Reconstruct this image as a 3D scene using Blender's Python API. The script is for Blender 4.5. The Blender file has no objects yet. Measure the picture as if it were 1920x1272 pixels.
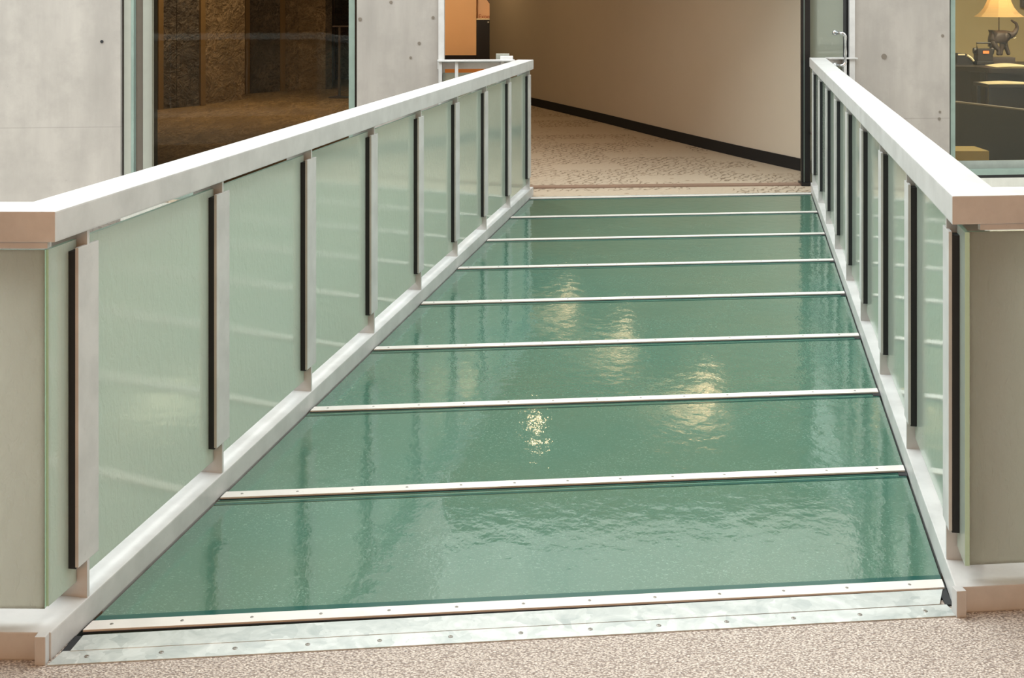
import bpy, bmesh, math, random
from mathutils import Vector, Matrix
random.seed(7)
sc = bpy.context.scene
C = sc.collection
F = 2390.0; H = 1.57; HY = -12.7            # focal length in px (1920 wide), eye height, horizon row

# ------------------------------------------------------------------ camera, world, lights
cam_d = bpy.data.cameras.new('camera'); cam = bpy.data.objects.new('camera', cam_d); C.objects.link(cam)
cam.location = (0, 0, H); cam.rotation_euler = (math.pi/2, 0, 0)
cam_d.sensor_width = 36; cam_d.lens = F/1920*36; cam_d.shift_y = -(636-HY)/1920; cam_d.clip_end = 200
sc.camera = cam
sc.view_settings.view_transform = 'Standard'; sc.view_settings.look = 'None'
sc.view_settings.exposure = 0.14; sc.view_settings.gamma = 1.0; sc.view_settings.use_curve_mapping = False
sc.cycles.use_denoising = True
sc.cycles.max_bounces = 10; sc.cycles.transparent_max_bounces = 24
sc.cycles.caustics_reflective = False; sc.cycles.caustics_refractive = False
sc.cycles.sample_clamp_indirect = 6
w = bpy.data.worlds.new('world'); sc.world = w; w.use_nodes = True
w.node_tree.nodes['Background'].inputs[0].default_value = (0.9, 0.95, 1.0, 1)
w.node_tree.nodes['Background'].inputs[1].default_value = 0.05

def area(name, loc, sx, sy, energy, col, rot=(0, 0, 0), spread=math.pi):
    l = bpy.data.lights.new(name, 'AREA'); l.shape = 'RECTANGLE'; l.size = sx; l.size_y = sy
    l.energy = energy; l.color = col; l.spread = spread
    o = bpy.data.objects.new(name, l); C.objects.link(o); o.location = loc; o.rotation_euler = rot
    return o
def point(name, loc, energy, col, r=0.1):
    l = bpy.data.lights.new(name, 'POINT'); l.energy = energy; l.color = col; l.shadow_soft_size = r
    o = bpy.data.objects.new(name, l); C.objects.link(o); o.location = loc
    return o
area('skylight_light', (-1.4, 6.6, 7.2), 10.5, 6.2, 1080, (0.88, 0.965, 1.0))
area('side_fill_light', (-6.8, 5.6, 4.6), 3.6, 7.0, 420, (0.88, 0.965, 1.0), (0, math.radians(-72), 0))  # unseen side fill, added to brighten the upright faces
area('side_fill_light', (6.8, 5.6, 4.6), 3.6, 7.0, 300, (0.88, 0.965, 1.0), (0, math.radians(72), 0))  # same added fill from the right
area('hall_light', (0.0, -4.3, 3.4), 7.0, 1.6, 200, (1.0, 0.47, 0.19), (math.radians(62), 0, 0))
area('void_fill_light', (-3.4, 6.3, -1.6), 2.6, 6.0, 130, (0.96, 1.0, 0.97), (math.radians(180), math.radians(-35), 0))  # unseen fill added in the void so the railing panes glow
area('void_fill_light', (4.6, 6.6, -1.6), 2.6, 6.0, 110, (0.96, 1.0, 0.97), (math.radians(180), math.radians(35), 0))  # added void fill, right side
LAMPS_AND_FILL = ((0.23, 12.1, 0.035, 0.35), (-0.72, 11.4, 0.13, 42), (-0.78, 13.6, 0.13, 9), (-0.84, 15.9, 0.13, 8), (-0.9, 18.4, 0.13, 9))  # first makes the deck glint; the others are hidden fill added for the corridor
for x, y, r, e in LAMPS_AND_FILL:
    o = area('corridor_lamp_and_fill', (x, y, 2.54), 2*r, 2*r, e, (1.0, 0.90, 0.80) if y < 12 else (1.0, 0.68, 0.34)); o.data.shape = 'DISK'
SCONCES = ((0.46, 16.6, 3.5), (1.10, 14.95, 3.5), (1.93, 12.95, 5))      # wall uplights
point('corridor_far_light', (-1.4, 27.0, 2.3), 150, (1.0, 0.80, 0.58), 0.2)
area('foyer_light', (-3.2, 16.6, 3.2), 2.5, 1.5, 88, (1.0, 0.82, 0.56))
area('office_light', (5.6, 12.4, 2.7), 2.0, 2.0, 125, (1.0, 0.90, 0.66))

# ------------------------------------------------------------------ helpers
def lin(r, g, b):
    f = lambda c: (c/255/12.92) if c/255 <= 0.04045 else ((c/255+0.055)/1.055)**2.4
    return (f(r), f(g), f(b), 1)
def PX(px, Y): return (px-960)/F*Y
def PZ(py, Y): return H-(py-HY)/F*Y
def FY(py): return F*H/(py-HY)
TH = math.radians(10.276)
D = Vector((math.sin(TH), math.cos(TH))); N = Vector((math.cos(TH), -math.sin(TH))); O0 = Vector((-1.057, 3.148))
WID = 2.1296; SKEW = 0.617; LP = 0.8346
def W(s, t): return O0 + D*s + N*t                      # rail frame -> world xy

def mesh_obj(name, bm, mat, parent=None, loc=(0, 0, 0), smooth=False):
    """link bm (world coordinates) as one mesh object whose origin is loc"""
    loc = Vector(loc)
    bmesh.ops.translate(bm, verts=bm.verts, vec=-loc)
    bmesh.ops.recalc_face_normals(bm, faces=bm.faces)
    me = bpy.data.meshes.new(name); bm.to_mesh(me); bm.free()
    for m in (mat if isinstance(mat, (list, tuple)) else [mat]): me.materials.append(m)
    if smooth:
        for p in me.polygons: p.use_smooth = True
    o = bpy.data.objects.new(name, me); C.objects.link(o)
    if parent:
        o.parent = parent
        o.location = loc - world_loc(parent)
    else: o.location = loc
    return o
def world_loc(o):
    v = Vector(o.location)
    while o.parent: o = o.parent; v += o.location
    return v
def thing(name, label, cat, loc, group=None):
    o = bpy.data.objects.new(name, None); C.objects.link(o); o.location = loc; o.empty_display_size = 0.1
    return tag(o, label, cat, group)
def tag(o, label, cat, group=None, kind=None):
    o['label'] = label; o['category'] = cat
    if group: o['group'] = group
    if kind: o['kind'] = kind
    return o
def struct(name, bm, mat, label, cat, loc=(0, 0, 0)):
    o = mesh_obj(name, bm, mat, None, loc); tag(o, label, cat); o['kind'] = 'structure'; return o
def new(): return bmesh.new()
def prism(bm, poly, z0, z1, bev=0.0, edge_mat=None):
    a = [bm.verts.new((p[0], p[1], z0)) for p in poly]; b = [bm.verts.new((p[0], p[1], z1)) for p in poly]
    n = len(poly); fs = [bm.faces.new(a[::-1]), bm.faces.new(b)]
    for i in range(n): fs.append(bm.faces.new((a[i], a[(i+1) % n], b[(i+1) % n], b[i])))
    if bev:
        es = list({e for f in fs for e in f.edges})
        bmesh.ops.bevel(bm, geom=es, offset=bev, segments=2, affect='EDGES', profile=0.7)
def quad_poly(p, u, v, u0, u1, v0, v1):
    p, u, v = Vector(p), Vector(u), Vector(v)
    return [p+u*u0+v*v0, p+u*u1+v*v0, p+u*u1+v*v1, p+u*u0+v*v1]
def box(bm, x0, x1, y0, y1, z0, z1, bev=0.0):
    prism(bm, [(x0, y0), (x1, y0), (x1, y1), (x0, y1)], z0, z1, bev)
def tube(bm, pts, r, seg=10, cap=True, radii=None):
    pts = [Vector(p) for p in pts]; rings = []
    up = Vector((0, 0, 1))
    for i, p in enumerate(pts):
        t = (pts[min(i+1, len(pts)-1)]-pts[max(i-1, 0)]).normalized()
        a = t.cross(up)
        if a.length < 1e-3: a = Vector((1, 0, 0))
        a.normalize(); b = t.cross(a).normalized()
        rr = radii[i] if radii else r
        rings.append([bm.verts.new(p+a*math.cos(2*math.pi*k/seg)*rr+b*math.sin(2*math.pi*k/seg)*rr) for k in range(seg)])
    for i in range(len(rings)-1):
        for k in range(seg):
            bm.faces.new((rings[i][k], rings[i][(k+1) % seg], rings[i+1][(k+1) % seg], rings[i+1][k]))
    if cap: bm.faces.new(rings[0][::-1]); bm.faces.new(rings[-1])
def lathe(bm, c, prof, seg=24):
    rings = [[bm.verts.new((c[0]+r*math.cos(2*math.pi*k/seg), c[1]+r*math.sin(2*math.pi*k/seg), c[2]+z)) for k in range(seg)] for r, z in prof]
    for i in range(len(rings)-1):
        for k in range(seg): bm.faces.new((rings[i][k], rings[i][(k+1) % seg], rings[i+1][(k+1) % seg], rings[i+1][k]))
    bm.faces.new(rings[0][::-1]); bm.faces.new(rings[-1])
def isect(p, u, q, v):
    den = u.x*v.y-u.y*v.x; r = q-p
    return p+u*((r.x*v.y-r.y*v.x)/den)

# ------------------------------------------------------------------ materials
class NT:
    def __init__(s, name):
        s.m = bpy.data.materials.new(name); s.m.use_nodes = True; s.t = s.m.node_tree; s.t.nodes.clear()
        s.out = s.n('ShaderNodeOutputMaterial'); s.tc = s.n('ShaderNodeTexCoord')
        s.geo = s.n('ShaderNodeNewGeometry')
    def n(s, kind, **kw):
        nd = s.t.nodes.new(kind)
        for k, v in kw.items(): setattr(nd, k, v)
        return nd
    def l(s, a, b): s.t.links.new(a, b)
    def pos(s, scale=(1, 1, 1), rot=0):
        mp = s.n('ShaderNodeMapping'); mp.inputs['Scale'].default_value = scale; mp.inputs['Rotation'].default_value = (0, 0, rot)
        s.l(s.geo.outputs['Position'], mp.inputs['Vector']); return mp.outputs[0]
    def noise(s, vec, scale, detail=4, rough=0.55, dist=0):
        n = s.n('ShaderNodeTexNoise'); n.inputs['Scale'].default_value = scale; n.inputs['Detail'].default_value = detail
        n.inputs['Roughness'].default_value = rough; n.inputs['Distortion'].default_value = dist; s.l(vec, n.inputs['Vector']); return n.outputs['Fac']
    def vor(s, vec, scale, feature='F1', out='Distance'):
        n = s.n('ShaderNodeTexVoronoi', feature=feature); n.inputs['Scale'].default_value = scale; s.l(vec, n.inputs['Vector']); return n.outputs[out]
    def ramp(s, fac, stops):
        r = s.n('ShaderNodeValToRGB'); el = r.color_ramp.elements
        while len(el) < len(stops): el.new(0.5)
        for e, (p, c) in zip(el, stops): e.position = p; e.color = c if len(c) == 4 else (*c, 1)
        s.l(fac, r.inputs[0]); return r.outputs[0]
    def mix(s, fac, a, b, mode='MIX'):
        m = s.n('ShaderNodeMix', data_type='RGBA', blend_type=mode)
        for sock, v in ((m.inputs[0], fac), (m.inputs[6], a), (m.inputs[7], b)):
            if isinstance(v, (int, float)): sock.default_value = v
            elif isinstance(v, tuple): sock.default_value = v
            else: s.l(v, sock)
        return m.outputs[2]
    def math(s, op, a, b=0.0):
        m = s.n('ShaderNodeMath', operation=op)
        for sock, v in ((m.inputs[0], a), (m.inputs[1], b)):
            if isinstance(v, (int, float)): sock.default_value = v
            else: s.l(v, sock)
        return m.outputs[0]
    def bump(s, h, strength, dist, prev=None):
        b = s.n('ShaderNodeBump'); b.inputs['Strength'].default_value = strength; b.inputs['Distance'].default_value = dist
        s.l(h, b.inputs['Height'])
        if prev: s.l(prev, b.inputs['Normal'])
        return b.outputs[0]
    def pbr(s, col, rough=0.5, metal=0.0, normal=None, ior=1.5, emis=None, es=0, coat=0, trans=0):
        p = s.n('ShaderNodeBsdfPrincipled')
        for key, v in (('Base Color', col), ('Roughness', rough), ('Metallic', metal), ('IOR', ior), ('Coat Weight', coat), ('Transmission Weight', trans)):
            sock = p.inputs[key]
            if isinstance(v, (int, float, tuple)): sock.default_value = v
            else: s.l(v, sock)
        if normal: s.l(normal, p.inputs['Normal'])
        if emis: p.inputs['Emission Color'].default_value = emis; p.inputs['Emission Strength'].default_value = es
        return p.outputs[0]
    def done(s, sh): s.l(sh, s.out.inputs['Surface']); return s.m

def painted(name, c, rough=0.42, metal=0.0, mott=0.10, spec=1.5):
    m = NT(name); p = m.pos()
    f = m.noise(p, 7, 5, 0.6); dark = tuple([v*(1-mott*1.6) for v in c[:3]]+[1])
    col = m.mix(m.ramp(f, [(0.35, (1, 1, 1)), (0.62, (0, 0, 0))]), c, dark)
    f2 = m.ramp(m.noise(p, 60, 3), [(0.68, (0, 0, 0)), (0.76, (1, 1, 1))])
    col = m.mix(m.math('MULTIPLY', f2, 0.35), col, tuple([v*0.62 for v in c[:3]]+[1]))
    r = m.math('ADD', m.math('MULTIPLY', f, 0.18), rough-0.09)
    return m.done(m.pbr(col, r, metal, m.bump(m.noise(p, 140, 2), 0.06, 0.002), spec))
def plain(name, c, rough=0.5, metal=0.0, ns=0.0, nscale=30, bump=0.0):
    m = NT(name); p = m.pos(); col = c
    f = m.noise(p, nscale, 4)
    if ns: col = m.mix(f, tuple([v*(1-ns) for v in c[:3]]+[1]), tuple([min(1, v*(1+ns)) for v in c[:3]]+[1]))
    return m.done(m.pbr(col, rough, metal, m.bump(f, bump, 0.004) if bump else None))

M = {}
M['rail'] = painted('painted_rail_metal', lin(198, 197, 195))
M['strip'] = painted('aluminium_strip', lin(226, 222, 216), 0.38, 0.0, 0.06)
M['black'] = plain('black_rubber', lin(18, 20, 24), 0.6)
M['black_metal'] = plain('black_metal', lin(20, 20, 21), 0.35)
M['baseboard'] = plain('matte_black_baseboard', lin(14, 12, 11), 0.85)
M['screw'] = plain('screw_steel', lin(150, 146, 140), 0.35, 0.7)
M['steel'] = plain('brushed_steel', lin(205, 208, 210), 0.25, 0.85)
M['beam'] = plain('dark_steel_beam', lin(70, 78, 76), 0.6)

def galvanised():
    m = NT('galvanised_plate'); p = m.pos()
    n = m.noise(p, 9, 5, 0.6, 1.5)
    w_ = m.n('ShaderNodeTexNoise'); w_.inputs['Scale'].default_value = 14; w_.inputs['Detail'].default_value = 3; m.l(p, w_.inputs['Vector'])
    wp = m.n('ShaderNodeVectorMath', operation='MULTIPLY_ADD'); m.l(w_.outputs['Color'], wp.inputs[0]); wp.inputs[1].default_value = (0.09, 0.09, 0.09); m.l(p, wp.inputs[2])
    v = m.vor(wp.outputs[0], 24, out='Color')
    bw = m.n('ShaderNodeRGBToBW'); m.l(v, bw.inputs[0])
    f = m.math('ADD', m.math('MULTIPLY', bw.outputs[0], 0.28), m.math('MULTIPLY', n, 0.82))
    col = m.ramp(f, [(0.3, lin(160, 168, 166)), (0.55, lin(192, 197, 194)), (0.8, lin(222, 226, 224))])
    return m.done(m.pbr(col, m.ramp(f, [(0.3, (0.5,)*3), (0.8, (0.3,)*3)]), 0.25, m.bump(n, 0.08, 0.004)))
M['galv'] = galvanised()

def deck_glass():
    m = NT('teal_deck_glass'); p = m.pos(rot=-TH)
    big = m.noise(p, 1.1, 3, 0.5)
    base = m.mix(big, lin(64, 114, 101), lin(94, 116, 95))
    sp = m.ramp(m.noise(m.pos((1, 1.5, 1), 0.4), 125, 3, 0.65, 1.2), [(0.57, (0, 0, 0)), (0.68, (1, 1, 1))])
    dens = m.ramp(m.noise(p, 3.2, 3), [(0.35, (0.25,)*3), (0.7, (0.9,)*3)])
    base = m.mix(m.math('MULTIPLY', sp, dens), base, lin(142, 176, 160))
    d2 = m.ramp(m.vor(p, 24), [(0.0, (1, 1, 1)), (0.06, (0, 0, 0))])
    d3 = m.ramp(m.noise(p, 6, 1), [(0.56, (0, 0, 0)), (0.62, (1, 1, 1))])
    base = m.mix(m.math('MULTIPLY', m.math('MULTIPLY', d2, d3), 0.8), base, lin(205, 220, 210))
    b = m.bump(m.noise(m.pos((1, 0.8, 1)), 16, 2, 0.4), 0.22, 0.006)
    b = m.bump(m.noise(m.pos((1.3, 0.8, 1)), 75, 2, 0.5), 0.13, 0.002, b)
    return m.done(m.pbr(base, 0.045, 0, b, 2.0))
M['deck'] = deck_glass()
M['deck_ghost_dark'] = plain('deep_teal_ghost', lin(36, 84, 76), 0.12)  # dark tone for strip shade refracted in the slab, painted on top
M['deck_ghost_pale'] = plain('pale_teal_ghost', lin(100, 146, 132), 0.12)  # pale line of the same painted refraction

def glass_pane(name, tint, back, clear, ior, bs, bscale, bstretch=(1, 1, 0.45), rough=0.03, fr=0.5):
    m = NT(name); p = m.pos(bstretch)
    nz = m.noise(p, bscale, 3, 0.6); nb = m.bump(nz, bs, 0.003); nd = m.bump(m.noise(m.pos((1, 1, 0.5)), 38, 3, 0.6, 0.6), min(1.0, bs*8), 0.006)
    spk = m.ramp(m.noise(m.pos((1, 1, 0.5)), bscale*2.2, 2), [(0.62, (0, 0, 0)), (0.74, (1, 1, 1))])
    cc = m.mix(m.math('MULTIPLY', spk, 0.25), back, tuple([min(1, v*1.35+0.03) for v in back[:3]]+[1]))
    df = m.n('ShaderNodeBsdfDiffuse'); m.l(cc, df.inputs[0]); m.l(nd, df.inputs['Normal'])
    tl = m.n('ShaderNodeBsdfTranslucent'); m.l(cc, tl.inputs[0]); m.l(nd, tl.inputs['Normal'])
    a = m.n('ShaderNodeMixShader'); a.inputs[0].default_value = fr; m.l(df.outputs[0], a.inputs[1]); m.l(tl.outputs[0], a.inputs[2])
    tr = m.n('ShaderNodeBsdfTransparent'); tr.inputs[0].default_value = tint
    b = m.n('ShaderNodeMixShader'); b.inputs[0].default_value = clear; m.l(a.outputs[0], b.inputs[1]); m.l(tr.outputs[0], b.inputs[2])
    g = m.n('ShaderNodeBsdfGlossy'); g.inputs['Roughness'].default_value = rough; m.l(nb, g.inputs['Normal']); g.inputs[0].default_value = (0.95, 1, 0.97, 1)
    f = m.n('ShaderNodeFresnel'); f.inputs[0].default_value = ior
    c = m.n('ShaderNodeMixShader'); m.l(f.outputs[0], c.inputs[0]); m.l(b.outputs[0], c.inputs[1]); m.l(g.outputs[0], c.inputs[2])
    return m.done(c.outputs[0])
M['pane'] = glass_pane('green_textured_glass', (0.62, 0.80, 0.70, 1), lin(236, 246, 232), 0.06, 1.65, 0.09, 110, fr=0.55)
M['pane_wing'] = glass_pane('clear_textured_glass', (0.80, 0.86, 0.80, 1), lin(250, 248, 238), 0.08, 1.45, 0.40, 60, fr=0.88)
M['glass_edge'] = plain('mint_glass_edge', lin(176, 212, 192), 0.2)
M['window_glass'] = glass_pane('rippled_window_glass', (0.86, 0.84, 0.80, 1), lin(90, 80, 66), 0.99, 1.28, 0.03, 9, (1, 1, 1), 0.01)
M['office_glass'] = glass_pane('clear_office_glass', (0.95, 0.95, 0.92, 1), lin(90, 80, 66), 0.995, 1.3, 0.0, 9, (1, 1, 1), 0.01)
M['door_glass'] = glass_pane('grey_green_door_glass', (0.78, 0.84, 0.80, 1), lin(200, 206, 194), 0.55, 1.5, 0.0, 9, (1, 1, 1), 0.02)

def concrete(name, c, seed=0.0):
    m = NT(name); p = m.pos(); pv = m.pos((2.2, 2.2, 0.35))
    f = m.noise(pv, 1.6, 6, 0.6); g = m.noise(p, 3.5, 6, 0.65)
    col = m.mix(m.ramp(f, [(0.3, (0, 0, 0)), (0.7, (1, 1, 1))]), tuple([v*0.80 for v in c[:3]]+[1]), tuple([min(1, v*1.12) for v in c[:3]]+[1]))
    col = m.mix(m.ramp(g, [(0.45, (0, 0, 0)), (0.72, (0.8,)*3)]), col, tuple([v*0.78 for v in c[:3]]+[1]))
    pits = m.ramp(m.vor(p, 9), [(0.0, (1, 1, 1)), (0.045, (1, 1, 1)), (0.06, (0, 0, 0))])
    sel = m.ramp(m.noise(p, 2.3, 1), [(0.60, (0, 0, 0)), (0.64, (1, 1, 1))])
    pf = m.math('MULTIPLY', pits, sel)
    col = m.mix(m.math('MULTIPLY', pf, 0.45), col, tuple([v*0.45 for v in c[:3]]+[1]))
    sx = m.n('ShaderNodeSeparateXYZ'); m.l(m.geo.outputs['Position'], sx.inputs[0])
    ln = m.math('ABSOLUTE', m.math('SUBTRACT', sx.outputs[2], 0.56+seed)); ln = m.math('LESS_THAN', ln, 0.004)
    col = m.mix(m.math('MULTIPLY', ln, 0.3), col, tuple([v*0.5 for v in c[:3]]+[1]))
    b = m.bump(g, 0.15, 0.01)
    return m.done(m.pbr(col, 0.8, 0, b))
M['concrete'] = concrete('cast_concrete', lin(163, 157, 150))
M['concrete_low'] = concrete('lower_concrete', lin(204, 204, 196), 9)

def stone():
    m = NT('split_face_stone'); p = m.pos()
    v = m.noise(m.pos((1, 1, 1.4)), 5.5, 8, 0.7, 1.2); v2 = m.vor(m.pos((1, 1, 1.6)), 4.5)
    sx = m.n('ShaderNodeSeparateXYZ'); m.l(m.geo.outputs['Position'], sx.inputs[0])
    z = m.math('FRACT', m.math('MULTIPLY', sx.outputs[2], 1.7)); gr = m.ramp(z, [(0.0, (0, 0, 0)), (0.06, (1, 1, 1)), (0.94, (1, 1, 1)), (1, (0, 0, 0))])
    h = m.math('MULTIPLY', m.math('ADD', v, m.math('MULTIPLY', v2, 0.8)), gr)
    col = m.ramp(v, [(0.3, lin(70, 56, 42)), (0.5, lin(118, 98, 76)), (0.7, lin(168, 144, 116))])
    return m.done(m.pbr(col, 0.85, 0, m.bump(h, 1.0, 0.25)))
M['stone'] = stone()

def carpet_near():
    m = NT('loop_pile_carpet'); p = m.pos(rot=0.5)
    v = m.vor(m.pos((1, 1.7, 1), 0.5), 150); f = m.noise(p, 190, 3, 0.7); c2 = m.noise(p, 90, 2)
    col = m.ramp(f, [(0.34, lin(128, 116, 110)), (0.46, lin(200, 188, 177)), (0.58, lin(224, 213, 202)), (0.70, lin(242, 234, 224))])
    col = m.mix(m.ramp(v, [(0.35, (0, 0, 0)), (0.75, (0.75,)*3)]), col, lin(120, 106, 98))
    fl = m.ramp(m.noise(p, 120, 1), [(0.68, (0, 0, 0)), (0.72, (1, 1, 1))]); col = m.mix(m.math('MULTIPLY', fl, 0.6), col, lin(96, 92, 96))
    return m.done(m.pbr(col, 0.95, 0, m.bump(v, 0.9, 0.004), 1.3))
M['carpet'] = carpet_near()
def carpet_far():
    m = NT('patterned_carpet_tiles'); p = m.pos(rot=0.0)
    mp = m.n('ShaderNodeMapping'); mp.inputs['Rotation'].default_value = (0, 0, -0.103); m.l(m.geo.outputs['Position'], mp.inputs[0])
    br = m.n('ShaderNodeTexBrick'); m.l(mp.outputs[0], br.inputs['Vector'])
    br.inputs['Scale'].default_value = 1.0; br.inputs['Brick Width'].default_value = 0.62; br.inputs['Row Height'].default_value = 0.40
    br.inputs['Color1'].default_value = (0, 0, 0, 1); br.inputs['Color2'].default_value = (1, 1, 1, 1); br.inputs['Mortar Size'].default_value = 0.0
    sel = m.ramp(br.outputs['Color'], [(0.46, (0, 0, 0)), (0.54, (1, 1, 1))])
    wv = m.n('ShaderNodeTexWave', wave_type='BANDS'); wv.inputs['Scale'].default_value = 5; wv.inputs['Distortion'].default_value = 7
    wv.inputs['Detail'].default_value = 1.0; wv.inputs['Detail Scale'].default_value = 3.2; m.l(m.pos((1, 0.8, 1), 0.6), wv.inputs['Vector'])
    sq = m.ramp(wv.outputs['Fac'], [(0.0, (1, 1, 1)), (0.30, (0, 0, 0))])
    fine = m.noise(m.pos((1, 9, 1)), 22, 3)
    base = m.mix(fine, lin(154, 140, 122), lin(186, 172, 152))
    base = m.mix(m.math('MULTIPLY', m.math('MULTIPLY', sq, sel), 0.75), base, lin(96, 80, 62))
    dots = m.ramp(m.vor(p, 7.0), [(0.10, (0.6,)*3), (0.16, (0, 0, 0))]); base = m.mix(dots, base, lin(120, 100, 80))
    return m.done(m.pbr(base, 0.95, 0, m.bump(sq, 0.3, 0.004), 1.3))
M['carpet_far'] = carpet_far()
M['wall_cream'] = plain('cream_wall_paint', lin(198, 187, 170), 0.75, 0, 0.03, 3)
M['orange_wall'] = plain('orange_wall_paint', lin(216, 178, 132), 0.7, 0, 0.03, 2)
M['pink_wall'] = plain('peach_wall_paint', lin(226, 186, 146), 0.7)
def reflection_brown(name, a, b, rough=0.6, sc=(1, 1, 1.25)):  # pale ridges paint the stone wall's window reflection into the colour
    m = NT(name); p = m.pos(sc)
    r = m.noise(p, 4.5, 6, 0.62, 1.6); q = m.math('ABSOLUTE', m.math('SUBTRACT', r, 0.5)); k = m.ramp(q, [(0.0, (1, 1, 1)), (0.05, (0, 0, 0))])
    r2 = m.noise(p, 11, 4, 0.6, 1.0); q2 = m.math('ABSOLUTE', m.math('SUBTRACT', r2, 0.52)); k2 = m.ramp(q2, [(0.0, (1, 1, 1)), (0.07, (0, 0, 0))])
    msk = m.ramp(m.noise(p, 2.0, 2), [(0.4, (0, 0, 0)), (0.6, (1, 1, 1))])
    f = m.math('MULTIPLY', m.math('MAXIMUM', k, m.math('MULTIPLY', k2, 0.7)), m.math('ADD', m.math('MULTIPLY', msk, 0.65), 0.25))
    col = m.mix(f, a, b)
    return m.done(m.pbr(col, rough, 0, m.bump(m.math('ADD', r, m.math('MULTIPLY', r2, 0.5)), 0.9, 0.12)))
M['brown_wall'] = reflection_brown('brown_foyer_wall', lin(138, 112, 76), lin(206, 176, 136))
M['dark_door'] = reflection_brown('dark_lift_door', lin(74, 64, 54), lin(140, 122, 100), 0.4)
M['bronze_trim'] = plain('bronze_trim', lin(134, 106, 66), 0.5)
M['foyer_floor'] = reflection_brown('brown_foyer_carpet', lin(132, 104, 64), lin(190, 156, 106), 0.9, (1.3, 0.4, 1))
M['yellow_wall'] = plain('ochre_office_wall', lin(206, 190, 144), 0.8, 0, 0.05, 3)
M['white_ceiling'] = plain('ceiling_plaster', lin(206, 190, 166), 0.8)
M['white'] = plain('white_plaster', lin(222, 220, 214), 0.8)
M['frame_mint'] = painted('pale_green_frame', lin(134, 152, 143), 0.4)
M['frame_grey'] = plain('grey_window_frame', lin(150, 152, 142), 0.5, 0, 0.08, 12)
M['frame_dark'] = plain('taupe_inner_frame', lin(112, 104, 94), 0.5, 0, 0.1, 12)
M['sill'] = painted('grey_sill', lin(150, 158, 152), 0.5)
M['brown_strip'] = plain('brown_threshold_metal', lin(140, 116, 100), 0.5, 0.2, 0.06, 20)
M['bronze'] = plain('aged_bronze', lin(92, 80, 72), 0.45, 0.35, 0.25, 30)
M['shade'] = NT('lamp_shade_linen')
_m = M['shade']; _d = _m.n('ShaderNodeBsdfDiffuse'); _d.inputs[0].default_value = lin(226, 200, 152)
_t = _m.n('ShaderNodeBsdfTranslucent'); _t.inputs[0].default_value = lin(232, 206, 150)
_x = _m.n('ShaderNodeMixShader'); _x.inputs[0].default_value = 0.5; _m.l(_d.outputs[0], _x.inputs[1]); _m.l(_t.outputs[0], _x.inputs[2]); M['shade'] = _m.done(_x.outputs[0])
M['desk'] = plain('dark_walnut_desk', lin(44, 36, 28), 0.35, 0, 0.2, 9)
M['desk_low'] = plain('charcoal_panel', lin(38, 37, 34), 0.6, 0, 0.05, 5)
M['paper'] = plain('paper', lin(232, 218, 180), 0.8)
M['orange_screen'] = NT('orange_display').m
_m = NT('orange_display_lit'); M['orange_screen'] = _m.done(_m.pbr(lin(230, 120, 60), 0.4, emis=lin(240, 120, 50), es=0.8))
M['plastic'] = plain('black_plastic', lin(44, 38, 34), 0.4)
M['yellow_box'] = plain('yellow_cardboard', lin(160, 138, 76), 0.7, 0, 0.15, 20)
M['wood_orange'] = plain('orange_wood', lin(206, 128, 52), 0.5, 0, 0.1, 8)
_m = NT('fill_lamp_diffuser'); M['fill_lamp_dim'] = _m.done(_m.pbr(lin(230, 215, 190), 0.5, emis=(1.0, 0.72, 0.42, 1), es=1.5))
_m = NT('lamp_lens'); M['lamp'] = _m.done(_m.pbr((1, 1, 1, 1), 0.4, emis=(1.0, 0.72, 0.42, 1), es=35))
M['ink'] = plain('red_brown_lettering', lin(168, 92, 52), 0.6)

# ------------------------------------------------------------------ structure: floors, walls
s_end = 8*LP
far_l = W(s_end+0.03, 0); far_r = W(s_end+SKEW+0.03, WID)
def wallY(x, off=0.0): return 9.95+0.103*(x-0.134)+off
# near floor (carpet, slab edge at the void)
bm = new(); e0 = Vector((-1.088, 2.971)); e1 = Vector((1.121, 3.208))
prism(bm, [(-7, -5.0), (7, -5.0), (7, 3.95), (1.26, 3.38), (1.16, 3.30), (-1.10, 3.07), (-7, 3.13)], -0.35, 0.0)
struct('floor', bm, M['carpet'], 'speckled beige loop-pile carpet in front of the bridge', 'floor')
bm = new(); prism(bm, [(-9, wallY(-9)), (far_l.x-0.12, wallY(far_l.x-0.12)), (far_l.x-0.12, far_l.y-0.02), (far_l.x, far_l.y), (far_r.x, far_r.y), (far_r.x+0.12, far_r.y+0.01),
                       (far_r.x+0.12, wallY(far_r.x+0.12)), (11, wallY(11)), (11, 36), (-9, 36)], -0.35, 0.0)
struct('floor', bm, M['carpet_far'], 'beige plank-patterned carpet of the corridor beyond the bridge', 'floor')
bm = new(); box(bm, -9, 11, 2, 12, -4.2, -4.0); struct('floor_lower', bm, M['concrete_low'], 'pale floor of the level below the glass bridge', 'floor')

def wall_piece(bm, x0, x1, z0, z1, off=0.0, thick=0.35, bev=0.0):
    prism(bm, [(x0, wallY(x0, off)), (x1, wallY(x1, off)), (x1, wallY(x1, off+thick)), (x0, wallY(x0, off+thick))], z0, z1, bev)
XL = PX(226, wallY(-2.95)); X1 = PX(669, wallY(-1.2)); X2 = PX(822, wallY(-0.57)); X3 = PX(1602, wallY(2.75)); X4 = PX(1781, wallY(3.5))
bm = new(); wall_piece(bm, -7, XL, -4, 8.8); o = struct('wall_left', bm, M['concrete'], 'cast concrete pier left of the large brown window', 'wall')
bm = new(); wall_piece(bm, X1, X2, -4, 8.8); struct('wall_middle', bm, M['concrete'], 'narrow concrete pier between the brown window and the corridor opening', 'wall')
bm = new(); wall_piece(bm, X3, X4, -4, 8.8); struct('wall_right', bm, M['concrete'], 'concrete pier between the glass door and the office window', 'wall')
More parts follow.
